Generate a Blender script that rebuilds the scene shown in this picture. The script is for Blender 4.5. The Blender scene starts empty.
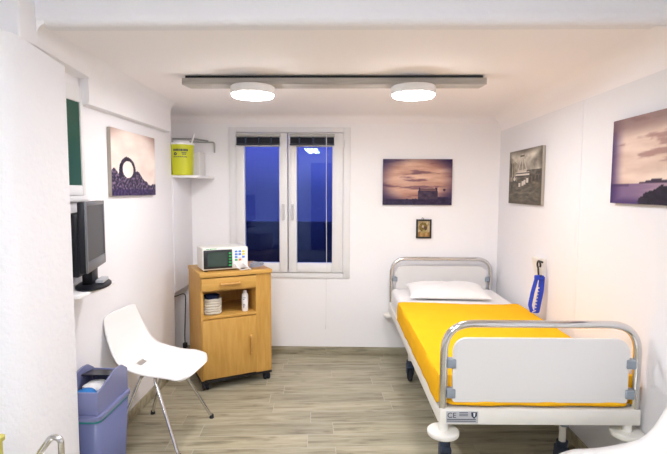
import bpy, bmesh, math, random
from mathutils import Vector, Matrix, noise
random.seed(4)
S = bpy.context.scene
COL = S.collection
PI = math.pi
R = math.radians

# ------------------------------------------------------------------ materials
def mat(name, col, rough=.5, metal=0., bump=0., bscale=40., spec=.5, emit=None, estr=0., var=0., vscale=6., coat=0.):
    m = bpy.data.materials.new(name); m.use_nodes = True
    nt = m.node_tree; N = nt.nodes; L = nt.links
    b = N['Principled BSDF']
    b.inputs['Base Color'].default_value = (*col, 1)
    b.inputs['Roughness'].default_value = rough
    b.inputs['Metallic'].default_value = metal
    b.inputs['Specular IOR Level'].default_value = spec
    b.inputs['Coat Weight'].default_value = coat
    if emit:
        b.inputs['Emission Color'].default_value = (*emit, 1)
        b.inputs['Emission Strength'].default_value = estr
    tc = N.new('ShaderNodeTexCoord')
    if bump:
        n = N.new('ShaderNodeTexNoise'); n.inputs['Scale'].default_value = bscale; n.inputs['Detail'].default_value = 4
        L.new(tc.outputs['Object'], n.inputs['Vector'])
        u = N.new('ShaderNodeBump'); u.inputs['Strength'].default_value = bump; u.inputs['Distance'].default_value = .01
        L.new(n.outputs['Fac'], u.inputs['Height']); L.new(u.outputs['Normal'], b.inputs['Normal'])
    if var:
        n2 = N.new('ShaderNodeTexNoise'); n2.inputs['Scale'].default_value = vscale; n2.inputs['Detail'].default_value = 3
        L.new(tc.outputs['Object'], n2.inputs['Vector'])
        mx = N.new('ShaderNodeMix'); mx.data_type = 'RGBA'
        mx.inputs['A'].default_value = (*[c * (1 - var) for c in col], 1)
        mx.inputs['B'].default_value = (*[min(1, c * (1 + var)) for c in col], 1)
        L.new(n2.outputs['Fac'], mx.inputs['Factor']); L.new(mx.outputs['Result'], b.inputs['Base Color'])
    return m

def wood_mat(name, c1, c2, scale=(3, 3, .35), rough=.45):
    m = mat(name, c1, rough); nt = m.node_tree; N = nt.nodes; L = nt.links
    tc = N.new('ShaderNodeTexCoord'); mp = N.new('ShaderNodeMapping'); mp.inputs['Scale'].default_value = scale
    n = N.new('ShaderNodeTexNoise'); n.inputs['Scale'].default_value = 14; n.inputs['Detail'].default_value = 6; n.inputs['Distortion'].default_value = .6
    r = N.new('ShaderNodeValToRGB'); r.color_ramp.elements[0].position = .3; r.color_ramp.elements[1].position = .75
    r.color_ramp.elements[0].color = (*c1, 1); r.color_ramp.elements[1].color = (*c2, 1)
    L.new(tc.outputs['Object'], mp.inputs['Vector']); L.new(mp.outputs['Vector'], n.inputs['Vector'])
    L.new(n.outputs['Fac'], r.inputs['Fac']); L.new(r.outputs['Color'], N['Principled BSDF'].inputs['Base Color'])
    return m

def plank_mat(name, rot=0., skirting=False):
    m = mat(name, (.4, .36, .28), .42, spec=.4); nt = m.node_tree; N = nt.nodes; L = nt.links
    b = N['Principled BSDF']
    tc = N.new('ShaderNodeTexCoord'); mp = N.new('ShaderNodeMapping'); mp.inputs['Rotation'].default_value = (0, 0, rot)
    L.new(tc.outputs['Object'], mp.inputs['Vector'])
    br = N.new('ShaderNodeTexBrick')
    br.offset = 0; br.inputs['Scale'].default_value = 1
    br.inputs['Brick Width'].default_value = .8; br.inputs['Row Height'].default_value = .145
    br.inputs['Mortar Size'].default_value = .0017; br.inputs['Mortar Smooth'].default_value = .2
    br.inputs['Color1'].default_value = (0, 0, 0, 1); br.inputs['Color2'].default_value = (1, 1, 1, 1); br.inputs['Mortar'].default_value = (.5, .5, .5, 1)
    sx = N.new('ShaderNodeSeparateXYZ'); L.new(mp.outputs['Vector'], sx.inputs[0])
    def mt_(op, a, c=None):
        q = N.new('ShaderNodeMath'); q.operation = op
        for i_, v_ in enumerate((a, c)):
            if v_ is None: continue
            if isinstance(v_, (int, float)): q.inputs[i_].default_value = v_
            else: L.new(v_, q.inputs[i_])
        return q.outputs[0]
    row = mt_('FLOOR', mt_('DIVIDE', sx.outputs['Y'], .145))
    wn = N.new('ShaderNodeTexWhiteNoise'); wn.noise_dimensions = '1D'; L.new(row, wn.inputs['W'])
    cx = N.new('ShaderNodeCombineXYZ'); L.new(mt_('ADD', sx.outputs['X'], mt_('MULTIPLY', wn.outputs['Value'], .8)), cx.inputs['X']); L.new(sx.outputs['Y'], cx.inputs['Y'])
    L.new(cx.outputs[0], br.inputs['Vector'])
    m2 = N.new('ShaderNodeMapping'); m2.inputs['Scale'].default_value = (1.1, 9, 9)
    L.new(mp.outputs['Vector'], m2.inputs['Vector'])
    ad = N.new('ShaderNodeVectorMath'); ad.operation = 'MULTIPLY_ADD'; ad.inputs[1].default_value = (7, 7, 7)
    L.new(br.outputs['Color'], ad.inputs[0]); L.new(m2.outputs['Vector'], ad.inputs[2])
    n = N.new('ShaderNodeTexNoise'); n.inputs['Scale'].default_value = 2.6; n.inputs['Detail'].default_value = 7; n.inputs['Roughness'].default_value = .62; n.inputs['Distortion'].default_value = .5
    L.new(ad.outputs['Vector'], n.inputs['Vector'])
    r = N.new('ShaderNodeValToRGB'); cr = r.color_ramp
    cr.elements[0].position = .28; cr.elements[0].color = (.165, .148, .10, 1)
    cr.elements[1].position = .72; cr.elements[1].color = (.51, .475, .355, 1)
    e = cr.elements.new(.47); e.color = (.37, .335, .235, 1)
    L.new(n.outputs['Fac'], r.inputs['Fac'])
    # knots
    m3 = N.new('ShaderNodeMapping'); m3.inputs['Scale'].default_value = (3.0, 8, 8); L.new(mp.outputs['Vector'], m3.inputs['Vector'])
    v = N.new('ShaderNodeTexVoronoi'); v.inputs['Scale'].default_value = 1.3; L.new(m3.outputs['Vector'], v.inputs['Vector'])
    kr = N.new('ShaderNodeValToRGB'); kr.color_ramp.elements[0].position = .03; kr.color_ramp.elements[0].color = (.5, .45, .38, 1); kr.color_ramp.elements[1].position = .16; kr.color_ramp.elements[1].color = (1, 1, 1, 1)
    L.new(v.outputs['Distance'], kr.inputs['Fac'])
    mu = N.new('ShaderNodeMix'); mu.data_type = 'RGBA'; mu.blend_type = 'MULTIPLY'; mu.inputs['Factor'].default_value = .7
    L.new(r.outputs['Color'], mu.inputs['A']); L.new(kr.outputs['Color'], mu.inputs['B'])
    # plank to plank shift
    hs = N.new('ShaderNodeHueSaturation'); mr = N.new('ShaderNodeMapRange'); mr.inputs['To Min'].default_value = .88; mr.inputs['To Max'].default_value = 1.12
    L.new(br.outputs['Color'], mr.inputs['Value']); L.new(mr.outputs['Result'], hs.inputs['Value']); L.new(mu.outputs['Result'], hs.inputs['Color'])
    mx = N.new('ShaderNodeMix'); mx.data_type = 'RGBA'; mx.inputs['B'].default_value = (.52, .49, .41, 1)
    if not skirting:
        L.new(br.outputs['Fac'], mx.inputs['Factor'])
    else:
        mx.inputs['Factor'].default_value = 0
    L.new(hs.outputs['Color'], mx.inputs['A']); L.new(mx.outputs['Result'], b.inputs['Base Color'])
    return m

M = {}
M['wall'] = mat('wall_paint', (.855, .845, .87), .75, bump=.13, bscale=38, spec=.2)
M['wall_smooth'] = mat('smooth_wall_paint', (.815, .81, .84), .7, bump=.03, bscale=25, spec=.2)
M['wall_b'] = mat('smooth_wall_paint_lit', (.93, .925, .945), .7, bump=.03, bscale=25, spec=.2)  # smooth wall paint with its colour lightened, since less light reaches the back wall
M['ceil'] = mat('ceiling_paint', (.93, .90, .915), .8, bump=.05, bscale=20, spec=.2)
M['stucco'] = mat('rough_stucco_paint', (.84, .835, .87), .75, bump=.45, bscale=45, spec=.2)
M['floor'] = plank_mat('wood_look_floor_planks', R(-4))
M['skirt'] = plank_mat('wood_look_skirting', 0, True)
M['white'] = mat('white_plastic', (.84, .84, .85), .3, spec=.5)
M['chairwhite'] = mat('white_moulded_plastic', (.87, .86, .855), .35)
M['cream'] = mat('cream_powder_coat', (.8, .78, .73), .4)
M['board'] = mat('white_laminate', (.74, .73, .72), .45)
M['handle'] = mat('window_handle_grey', (.6, .6, .61), .35)
M['pvc'] = mat('white_window_pvc', (.82, .82, .83), .35)
M['linen'] = mat('white_linen', (.86, .85, .85), .85, bump=.25, bscale=14, spec=.1)
M['blanket'] = mat('yellow_fleece', (.9, .475, .018), .95, bump=.25, bscale=30, spec=.05, var=.06, vscale=9)
M['chrome'] = mat('chrome', (.72, .71, .7), .16, 1.)
M['steel'] = mat('brushed_steel', (.5, .49, .47), .35, .9)
M['greyplastic'] = mat('grey_plastic', (.27, .31, .36), .45)
M['black'] = mat('black_plastic', (.012, .012, .016), .35)
M['rubber'] = mat('dark_rubber', (.02, .022, .03), .7)
M['castor'] = mat('dark_blue_castor', (.03, .045, .085), .5)
M['beech'] = wood_mat('beech_veneer', (.53, .28, .055), (.64, .37, .095))
M['beech_h'] = wood_mat('beech_veneer_across', (.54, .29, .06), (.65, .38, .1), (.4, 3, 3))
M['beech_dark'] = wood_mat('beech_handle', (.5, .26, .06), (.6, .34, .1))
M['plank'] = wood_mat('grey_weathered_plank', (.36, .34, .31), (.54, .51, .47), (.3, 3, 3), .5)
M['lampbody'] = mat('lamp_rim', (.85, .85, .85), .4)
M['lamp'] = mat('lamp_diffuser', (.9, .9, .9), .4, emit=(1, .975, .985), estr=25)
M['panel'] = mat('added_panel_diffuser', (.9, .9, .9), .4, emit=(.95, .97, 1), estr=12)  # glow of the added panel in the near room
M['tube'] = mat('tube_cover', (.9, .9, .9), .4, emit=(.95, .97, 1), estr=16)
M['bin'] = mat('blue_violet_plastic', (.125, .145, .30), .4)
M['binlid'] = mat('blue_violet_lid', (.185, .2, .365), .38)
M['teal'] = mat('teal_bag', (.02, .25, .25), .5)
M['blue'] = mat('bright_blue_plastic', (.01, .17, .5), .45)
M['paper'] = mat('white_paper', (.8, .79, .78), .8)
M['tv'] = mat('tv_black', (.010, .011, .016), .4, spec=.25)
M['tvbezel'] = mat('tv_silver_bezel', (.16, .165, .18), .35, .3)
M['screen'] = mat('dark_grey_screen', (.035, .035, .038), .35, spec=.35)
M['lime'] = mat('lime_yellow_plastic', (.55, .57, .015), .45)
M['yellow'] = mat('pale_yellow_plastic', (.5, .45, .1), .5)
M['ink'] = mat('dark_ink', (.02, .03, .07), .6)
M['greentxt'] = mat('green_key', (.03, .4, .12), .5)
M['bluekey'] = mat('blue_key', (.08, .25, .75), .5)
M['yelkey'] = mat('yellow_key', (.8, .65, .05), .5)
M['redkey'] = mat('orange_key', (.7, .2, .04), .5)
M['crt'] = mat('green_grey_screen', (.035, .06, .05), .2)
M['devwhite'] = mat('off_white_casing', (.74, .73, .68), .5)
M['navy'] = mat('navy_fabric', (.012, .02, .07), .85)
M['bluestrap'] = mat('royal_blue_webbing', (.01, .045, .5), .6)
M['strapwhite'] = mat('white_print', (.8, .8, .8), .7)
M['plate'] = mat('silver_rating_plate', (.5, .51, .54), .5, .1)
M['blindrail'] = mat('grey_blind_rail', (.42, .43, .42), .5)
M['slat'] = mat('dark_blind_slats', (.02, .025, .045), .5)
M['rib'] = mat('pale_ribbed_rope', (.62, .58, .49), .85, bump=.4, bscale=60)
M['canvas_edge'] = mat('canvas_edge', (.42, .38, .33), .8)
M['darkedge'] = mat('dark_canvas_edge', (.02, .015, .035), .7)
M['cord'] = mat('grey_cord', (.3, .33, .4), .5)
M['asphalt'] = mat('outdoor_render', (.03, .035, .06), .9)
M['recess'] = mat('grey_recess_paint', (.45, .45, .46), .8)
M['doorblue'] = mat('blue_door_paint', (.12, .17, .5), .4)
M['greenglass'] = mat('green_frosted_glass', (.012, .075, .05), .28, spec=.4)

def glass_mat():
    m = bpy.data.materials.new('window_glass'); m.use_nodes = True
    nt = m.node_tree; N = nt.nodes; L = nt.links; N.clear()
    o = N.new('ShaderNodeOutputMaterial'); mx = N.new('ShaderNodeMixShader')
    t = N.new('ShaderNodeBsdfTransparent'); t.inputs['Color'].default_value = (.72, .78, 1, 1)
    g = N.new('ShaderNodeBsdfGlossy'); g.inputs['Roughness'].default_value = .015; g.inputs['Color'].default_value = (.45, .6, 1, 1)
    f = N.new('ShaderNodeFresnel'); f.inputs['IOR'].default_value = 1.5
    L.new(f.outputs['Fac'], mx.inputs['Fac']); L.new(t.outputs[0], mx.inputs[1]); L.new(g.outputs[0], mx.inputs[2])
    L.new(mx.outputs[0], o.inputs['Surface'])
    return m
M['glass'] = glass_mat()

def print_mat(name):
    m = mat(name, (1, 1, 1), .45, spec=.3); N = m.node_tree.nodes
    a = N.new('ShaderNodeVertexColor'); a.layer_name = 'print'
    m.node_tree.links.new(a.outputs['Color'], N['Principled BSDF'].inputs['Base Color'])
    return m
M['print'] = print_mat('canvas_print')

# ------------------------------------------------------------------ mesh helpers
def nb(): return bmesh.new()

def box(bm, x0, x1, y0, y1, z0, z1, bev=0., seg=2, mx=None):
    t = bmesh.new()
    bmesh.ops.create_cube(t, size=1)
    for v in t.verts:
        v.co = Vector((x0 + (v.co.x + .5) * (x1 - x0), y0 + (v.co.y + .5) * (y1 - y0), z0 + (v.co.z + .5) * (z1 - z0)))
    if bev:
        bmesh.ops.bevel(t, geom=t.edges[:], offset=bev, segments=seg, profile=.5, affect='EDGES')
    if mx: bmesh.ops.transform(t, matrix=mx, verts=t.verts)
    merge(bm, t); return bm

def merge(bm, t):
    me = bpy.data.meshes.new('tmp'); t.to_mesh(me); t.free(); bm.from_mesh(me); bpy.data.meshes.remove(me)

def cyl(bm, p0, p1, r0, r1=None, seg=24, bev=0.):
    r1 = r0 if r1 is None else r1
    p0, p1 = Vector(p0), Vector(p1); d = p1 - p0
    t = bmesh.new()
    bmesh.ops.create_cone(t, cap_ends=True, segments=seg, radius1=r0, radius2=r1, depth=d.length)
    if bev:
        es = [e for e in t.edges if any(len(f.verts) > 4 for f in e.link_faces)]
        bmesh.ops.bevel(t, geom=es, offset=bev, segments=3, profile=.5, affect='EDGES')
    bmesh.ops.transform(t, matrix=Matrix.Translation((p0 + p1) / 2) @ d.to_track_quat('Z', 'Y').to_matrix().to_4x4(), verts=t.verts)
    merge(bm, t); return bm

def tube(bm, pts, r, seg=12, closed=False):
    pts = [Vector(p) for p in pts]; n = len(pts); rings = []
    up = None
    for i, p in enumerate(pts):
        if closed: d = pts[(i + 1) % n] - pts[i - 1]
        else: d = pts[min(i + 1, n - 1)] - pts[max(i - 1, 0)]
        d.normalize()
        if up is None: up = d.orthogonal().normalized()
        else:
            up = (up - d * up.dot(d)).normalized()
        sd = d.cross(up)
        rings.append([bm.verts.new(p + (up * math.cos(2 * PI * k / seg) + sd * math.sin(2 * PI * k / seg)) * r) for k in range(seg)])
    m = n if closed else n - 1
    for i in range(m):
        a, b = rings[i], rings[(i + 1) % n]
        for k in range(seg): bm.faces.new((a[k], a[(k + 1) % seg], b[(k + 1) % seg], b[k]))
    if not closed:
        bm.faces.new(rings[0][::-1]); bm.faces.new(rings[-1])
    return bm

def fillet(pts, r, n=8):
    pts = [Vector(p) for p in pts]; out = [pts[0]]
    for i in range(1, len(pts) - 1):
        a, b, c = pts[i - 1], pts[i], pts[i + 1]
        u, v = (a - b).normalized(), (c - b).normalized()
        ang = u.angle(v); t = min(r / math.tan(ang / 2), (a - b).length * .49, (c - b).length * .49)
        p, q = b + u * t, b + v * t
        for k in range(n + 1):
            s = k / n
            out.append(p.lerp(b, s).lerp(b.lerp(q, s), s))
    out.append(pts[-1]); return out

def lathe(bm, prof, seg=32, c=(0, 0, 0)):
    rings = []
    for r, z in prof:
        if r < 1e-6: rings.append([bm.verts.new((c[0], c[1], c[2] + z))])
        else: rings.append([bm.verts.new((c[0] + r * math.cos(2 * PI * k / seg), c[1] + r * math.sin(2 * PI * k / seg), c[2] + z)) for k in range(seg)])
    for a, b in zip(rings, rings[1:]):
        for k in range(seg):
            k2 = (k + 1) % seg
            if len(a) == 1 and len(b) == 1: continue
            if len(a) == 1: bm.faces.new((a[0], b[k2], b[k]))
            elif len(b) == 1: bm.faces.new((a[k], a[k2], b[0]))
            else: bm.faces.new((a[k], a[k2], b[k2], b[k]))
    return bm

def prism(bm, poly, h0, h1, axis='z', mx=None):
    """extrude a closed 2D outline between h0 and h1 along an axis"""
    def P(a, b, h):
        return {'z': (a, b, h), 'y': (a, h, b), 'x': (h, a, b)}[axis]
    t = bmesh.new()
    A = [t.verts.new(P(a, b, h0)) for a, b in poly]; B = [t.verts.new(P(a, b, h1)) for a, b in poly]
    t.faces.new(A); t.faces.new(B[::-1])
    n = len(A)
    for i in range(n): t.faces.new((A[i], B[i], B[(i + 1) % n], A[(i + 1) % n]))
    bmesh.ops.recalc_face_normals(t, faces=t.faces)
    if mx: bmesh.ops.transform(t, matrix=mx, verts=t.verts)
    merge(bm, t); return bm

def rrect(x0, x1, z0, z1, rs, n=8):
    """rounded rectangle outline, radii: bl, br, tr, tl"""
    if not isinstance(rs, (list, tuple)): rs = [rs] * 4
    out = []
    for (cx, cz, a0), r in zip(((x0, z0, 180), (x1, z0, 270), (x1, z1, 0), (x0, z1, 90)), rs):
        sx = 1 if cx == x0 else -1; sz = 1 if cz == z0 else -1
        if r <= 0: out.append((cx, cz)); continue
        for k in range(n + 1):
            a = R(a0 + 90 * k / n)
            out.append((cx + sx * r + r * math.cos(a), cz + sz * r + r * math.sin(a)))
    return out

def obj(name, bm, m, parent=None, smooth=True, angle=40, mods=None):
    me = bpy.data.meshes.new(name)
    bmesh.ops.recalc_face_normals(bm, faces=bm.faces)
    bm.to_mesh(me); bm.free()
    if isinstance(m, str): m = M[m]
    me.materials.append(m)
    if smooth:
        for p in me.polygons: p.use_smooth = True
        me.set_sharp_from_angle(angle=R(angle))
    o = bpy.data.objects.new(name, me); COL.objects.link(o)
    if parent: o.parent = parent
    return o

def thing(name, label, cat, loc=(0, 0, 0), rz=0, group=None):
    o = bpy.data.objects.new(name, None); COL.objects.link(o)
    o.empty_display_size = .05
    o.location = loc; o.rotation_euler = (0, 0, rz)
    tag(o, label, cat, group); return o

def tag(o, label, cat, group=None):
    o['label'] = label; o['category'] = cat
    if group: o['group'] = group
    return o

def struct(name, bm, m, **k):
    o = obj(name, bm, m, **k); o['kind'] = 'structure'; return o

def dup(root, loc, rz, label):
    r = root.copy(); COL.objects.link(r); r.location = loc; r.rotation_euler = (0, 0, rz); r['label'] = label
    for ch in list(root.children):
        c = ch.copy(); COL.objects.link(c); c.parent = r
        for g in list(ch.children):
            d = g.copy(); COL.objects.link(d); d.parent = c
    return r

def text_mesh(bm, s, size, mx, ext=.0004):
    cu = bpy.data.curves.new('t', 'FONT'); cu.body = s; cu.size = size; cu.extrude = ext; cu.align_x = 'LEFT'
    o = bpy.data.objects.new('t', cu); COL.objects.link(o)
    dg = bpy.context.evaluated_depsgraph_get(); dg.update()
    me = bpy.data.meshes.new_from_object(o.evaluated_get(dg))
    me.transform(mx); bm.from_mesh(me)
    bpy.data.objects.remove(o); bpy.data.curves.remove(cu); bpy.data.meshes.remove(me)

BACK = 4.15; LEFT = -1.345; RIGHT = 1.333; CEIL = 2.1; FRONT = -3.3; FCEIL = 2.4
# ------------------------------------------------------------------ setting
struct('floor', box(nb(), -3.0, 1.6, FRONT - .1, 4.4, -.1, 0), 'floor', smooth=False)

WX0, WX1, WZ0, WZ1 = -.955, -.0, .725, 1.965       # opening in the back wall
b = nb()
box(b, -1.7, WX0, BACK, BACK + .22, 0, 2.3); box(b, WX1, 1.7, BACK, BACK + .22, 0, 2.3)
box(b, WX0, WX1, BACK, BACK + .22, 0, WZ0); box(b, WX0, WX1, BACK, BACK + .22, WZ1, 2.3)
struct('wall_back', b, 'wall_b', smooth=False)
struct('wall_right', box(nb(), RIGHT, RIGHT + .2, FRONT, BACK + .1, 0, 2.6), 'wall_smooth', smooth=False)

# left wall: window niche, then the flat wall, then the set-back corner beside the cabinet
b = nb()
V0, V1, VZ0, VZ1 = 2.09, 2.44, 1.43, 1.975
NICHE = 3.69
box(b, LEFT - .35, LEFT, 1.9, V0, 0, 2.3); box(b, LEFT - .35, LEFT, V1, NICHE, 0, 2.3)
box(b, LEFT - .35, LEFT, V0, V1, 0, VZ0); box(b, LEFT - .35, LEFT, V0, V1, VZ1, 2.3)
box(b, LEFT - .35, LEFT - .16, NICHE, BACK + .1, 0, 2.3)
struct('wall_left', b, 'wall', smooth=False)
struct('trim_1', box(nb(), LEFT - .16, -1.338, NICHE + .012, BACK, .645, 1.555, .004), 'wall_smooth')

# pier with its rounded near corner, part of the wall between this room and the next
poly = [(-3.0, 1.70), (-1.30, 1.70)]
for k in range(9):
    a = R(-90 + 84 * k / 8)
    poly.append((-1.30 + .085 * math.cos(a), 1.785 + .085 * math.sin(a)))
poly += [(-1.178, 2.02), (-1.184, 2.03), (-1.7, 2.05), (-1.7, 1.95), (-3.0, 1.95)]
b = prism(nb(), poly, 0, 2.03)
for v in b.verts:                      # the plaster head of the pier slopes down towards the window
    if v.co.z > 1 and v.co.y > 1.79 and v.co.x > -1.6: v.co.z = 2.025 - .22 * (v.co.y - 1.79)
struct('wall_pier', b, 'stucco', angle=60)

# boxed-in beam along the left wall, raised over the small window
b = nb()
def beam(y0, y1, x0, x1, zb, zt, xt0, xt1):
    # upright inner face that runs into the ceiling in a wide plaster curve
    t = nb(); P = []
    for y, x, xt in ((y0, x0, xt0), (y1, x1, xt1)):
        zc = max(zb + .03, zt - .07)
        pr = [(-1.7, zb), (x - .02, zb), (x - .005, zb + .005), (x, zb + .02), (x, zc)]
        for k in range(1, 9):
            a = R(90 * k / 8); pr.append((xt + .02 - (xt + .02 - x) * math.cos(a), zc + (zt + .003 - zc) * math.sin(a)))
        pr += [(xt + .02, zt + .04), (-1.7, zt + .04)]
        P.append([t.verts.new((q[0], y, q[1])) for q in pr])
    n = len(P[0])
    for i in range(n): t.faces.new((P[0][i], P[0][(i + 1) % n], P[1][(i + 1) % n], P[1][i]))
    t.faces.new(P[0]); t.faces.new(P[1][::-1]); bmesh.ops.recalc_face_normals(t, faces=t.faces); merge(b, t)
beam(1.89, 2.425, -1.212, -1.285, 2.018, 2.1, -1.20, -1.20)
beam(2.425, 3.565, -1.297, -1.297, 1.887, 2.1, -1.20, -1.25)
box(b, LEFT - .35, -1.209, 1.79, 1.90, 2.018, FCEIL + .1, .008, 3)
box(b, -1.7, -1.36, 1.8, 2.04, 1.93, 2.04)
box(b, -3.0, -1.3, 1.79, 1.95, 2.02, FCEIL + .1)
struct('trim_2', b, 'wall', angle=35)

# lintel over the opening: rounded lower edge
pr = [(1.885, FCEIL + .1), (1.885, 2.135)]
for k in range(7):
    a = R(180 + 90 * k / 6); pr.append((1.92 + .035 * math.cos(a), 2.135 + .035 * math.sin(a)))
pr += [(1.96, 2.1), (1.96, FCEIL + .1)]
struct('wall_lintel', prism(nb(), pr, -1.25, RIGHT + .1, 'x'), 'stucco', angle=60)

# ceiling slab with the plastered coves on the right and the back
b = nb()
box(b, -1.7, RIGHT + .1, 1.96, BACK + .1, CEIL, CEIL + .12)
rr = .13
pr = [(RIGHT + .02, CEIL + .02), (RIGHT - rr, CEIL + .02)]
for k in range(11):
    a = R(90 - 90 * k / 10); pr.append((RIGHT - rr + rr * math.cos(a), CEIL - rr + rr * math.sin(a)))
pr.append((RIGHT + .02, CEIL - rr))
prism(b, pr, 1.93, BACK + .05, 'y')
rr = .07
pr = [(BACK + .02, CEIL + .02), (BACK - rr, CEIL + .02)]
for k in range(11):
    a = R(90 - 90 * k / 10); pr.append((BACK - rr + rr * math.cos(a), CEIL - rr + rr * math.sin(a)))
pr.append((BACK + .02, CEIL - rr))
prism(b, pr, -1.6, RIGHT, 'x')
struct('ceiling', b, 'ceil', angle=30)

# the near room the photograph is taken from
struct('ceiling_near', box(nb(), -3.0, RIGHT + .1, FRONT, 1.9, FCEIL, FCEIL + .1), 'wall_smooth', smooth=False)
struct('wall_near_left', box(nb(), -3.1, -3.0, FRONT, 1.95, 0, 2.6), 'wall_smooth', smooth=False)
struct('wall_near_back', box(nb(), -3.1, RIGHT + .1, FRONT - .1, FRONT, 0, 2.6), 'wall_smooth', smooth=False)

# door on the far wall of the near room, it shows as a reflection in the window
d = bpy.data.objects.new('door_1', None); COL.objects.link(d); d['kind'] = 'structure'
obj('door_leaf', box(nb(), -.74, .06, FRONT, FRONT + .04, .005, 2.05, .004), 'doorblue', d)
b = nb(); box(b, -.81, -.74, FRONT, FRONT + .06, 0, 2.12, .004); box(b, .06, .13, FRONT, FRONT + .06, 0, 2.12, .004); box(b, -.74, .06, FRONT, FRONT + .06, 2.05, 2.12, .004)
obj('door_frame', b, 'doorblue', d)
obj('door_handle', tube(nb(), fillet([(-.66, FRONT + .04, 1.02), (-.66, FRONT + .09, 1.02), (-.55, FRONT + .09, 1.02)], .015), .01), 'steel', d)

# skirting
struct('baseboard_back', box(nb(), -1.4, RIGHT, BACK - .01, BACK, 0, .072, .002), 'skirt')
struct('baseboard_left', box(nb(), LEFT, LEFT + .01, 2.16, NICHE, 0, .072, .002), 'skirt')
struct('baseboard_right', box(nb(), RIGHT - .01, RIGHT, FRONT, BACK - .01, 0, .072, .002), 'skirt')
struct('trim_3', box(nb(), RIGHT - .002, RIGHT, 2.73, 2.76, .072, 1.97, .0009), 'wall_smooth')

# ---- back window
w = bpy.data.objects.new('window_1', None); COL.objects.link(w); w['kind'] = 'structure'
def ring(b, x0, x1, z0, z1, t, y0, y1, bev=.004):
    l, r_, bo, to = t
    box(b, x0, x0 + l, y0, y1, z0, z1, bev); box(b, x1 - r_, x1, y0, y1, z0, z1, bev)
    box(b, x0 + l, x1 - r_, y0, y1, z0, z0 + bo, bev); box(b, x0 + l, x1 - r_, y0, y1, z1 - to, z1, bev)
b = nb(); ring(b, -1.005, .05, .69, 2.0, (.062, .062, .048, .045), BACK - .014, BACK + .02)
obj('window_frame', b, 'pvc', w)
b = nb(); box(b, -.952, -.003, BACK + .02, BACK + .06, .728, .74); box(b, -.952, -.94, BACK + .02, BACK + .09, .74, 1.95); box(b, -.015, -.003, BACK + .02, BACK + .09, .74, 1.95)
obj('window_rebate', b, 'pvc', w)
def sash(x0, x1, px0, px1, hx):
    b = nb(); ring(b, x0, x1, .742, 1.95, (px0 - x0, x1 - px1, .083, .115), BACK - .03, BACK + .03, .006)
    s = obj('sash', b, 'pvc', w)
    p = obj('pane', box(nb(), px0 - .005, px1 + .005, BACK, BACK + .006, .82, 1.84), 'glass', s, smooth=False)
    b = nb(); box(b, hx - .013, hx + .013, BACK - .04, BACK - .028, 1.2, 1.34, .005)
    tube(b, fillet([(hx, BACK - .03, 1.32), (hx, BACK - .07, 1.32), (hx, BACK - .07, 1.2)], .02), .008)
    obj('window_handle', b, 'handle', s)
    for hz in (.78, 1.86):
        xx = x0 - .004 if hx > x0 + .2 else x1 + .004
        obj('hinge', cyl(nb(), (xx, BACK - .034, hz - .03), (xx, BACK - .034, hz + .03), .007), 'pvc', s)
sash(-.942, -.494, -.865, -.565, -.53)
sash(-.486, -.013, -.413, -.106, -.452)

# ---- small window high on the left wall
w = bpy.data.objects.new('window_2', None); COL.objects.link(w); w['kind'] = 'structure'
b = nb()
x0, x1 = LEFT - .06, LEFT + .012
for (ya, yb, za, zb) in ((V0, V0 + .04, VZ0, VZ1), (V1 - .032, V1, VZ0, VZ1), (V0 + .04, V1 - .032, VZ0, VZ0 + .05), (V0 + .04, V1 - .032, VZ1 - .08, VZ1)):
    box(b, x0, x1, ya, yb, za, zb, .006)
obj('window_frame', b, 'pvc', w)
obj('pane', box(nb(), LEFT - .02, LEFT + .004, V0 + .03, V1 - .028, VZ0 + .04, VZ1 - .07), 'greenglass', w)
obj('window_sill', box(nb(), LEFT, LEFT + .022, V0, V1 + .01, VZ0 - .032, VZ0 - .004, .006), 'pvc', w)

# outside: a rendered yard wall and the ground in the dusk
struct('ground_outside', box(nb(), -8, 8, BACK + .3, 16, -.3, -.1), 'asphalt', smooth=False)
struct('wall_outside', box(nb(), -7, 6, 7.6, 7.8, -.1, .95), 'asphalt', smooth=False)

# ------------------------------------------------------------------ ceiling fixture
b = nb(); prism(b, [(-.912, 2.692), (.78, 2.692), (.765, 2.80), (-.895, 2.80)], 2.046, 2.082)
t = thing('mounting_plank', 'long grey weathered plank fixed under the ceiling carrying two round lamps', 'plank', (0, 0, 0))
obj('plank', b, 'plank', t)
obj('shade_gap_mount', box(nb(), -.90, .765, 2.715, 2.78, 2.082, CEIL), 'rubber', t)  # dark mount standing for the shaded gap between plank and ceiling
def lamp(x, label):
    t = thing('ceiling_lamp', label, 'lamp', (x, 2.745, 2.046), 0, 'round lamps under the ceiling plank')
    obj('lamp_rim', lathe(nb(), [(0, -.0005), (.118, -.0005), (.125, -.006), (.125, -.044), (.12, -.048), (0, -.048)], 48), 'lampbody', t)
    obj('diffuser', lathe(nb(), [(.0, -.046), (.118, -.046), (.119, -.05), (.113, -.058), (.09, -.062), (.0, -.064)], 48), 'lamp', t)
lamp(-.525, 'round white glowing lamp at the left on the plank, nearer the arch picture')
lamp(.385, 'round white glowing lamp at the right on the plank, above the bed side')
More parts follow.
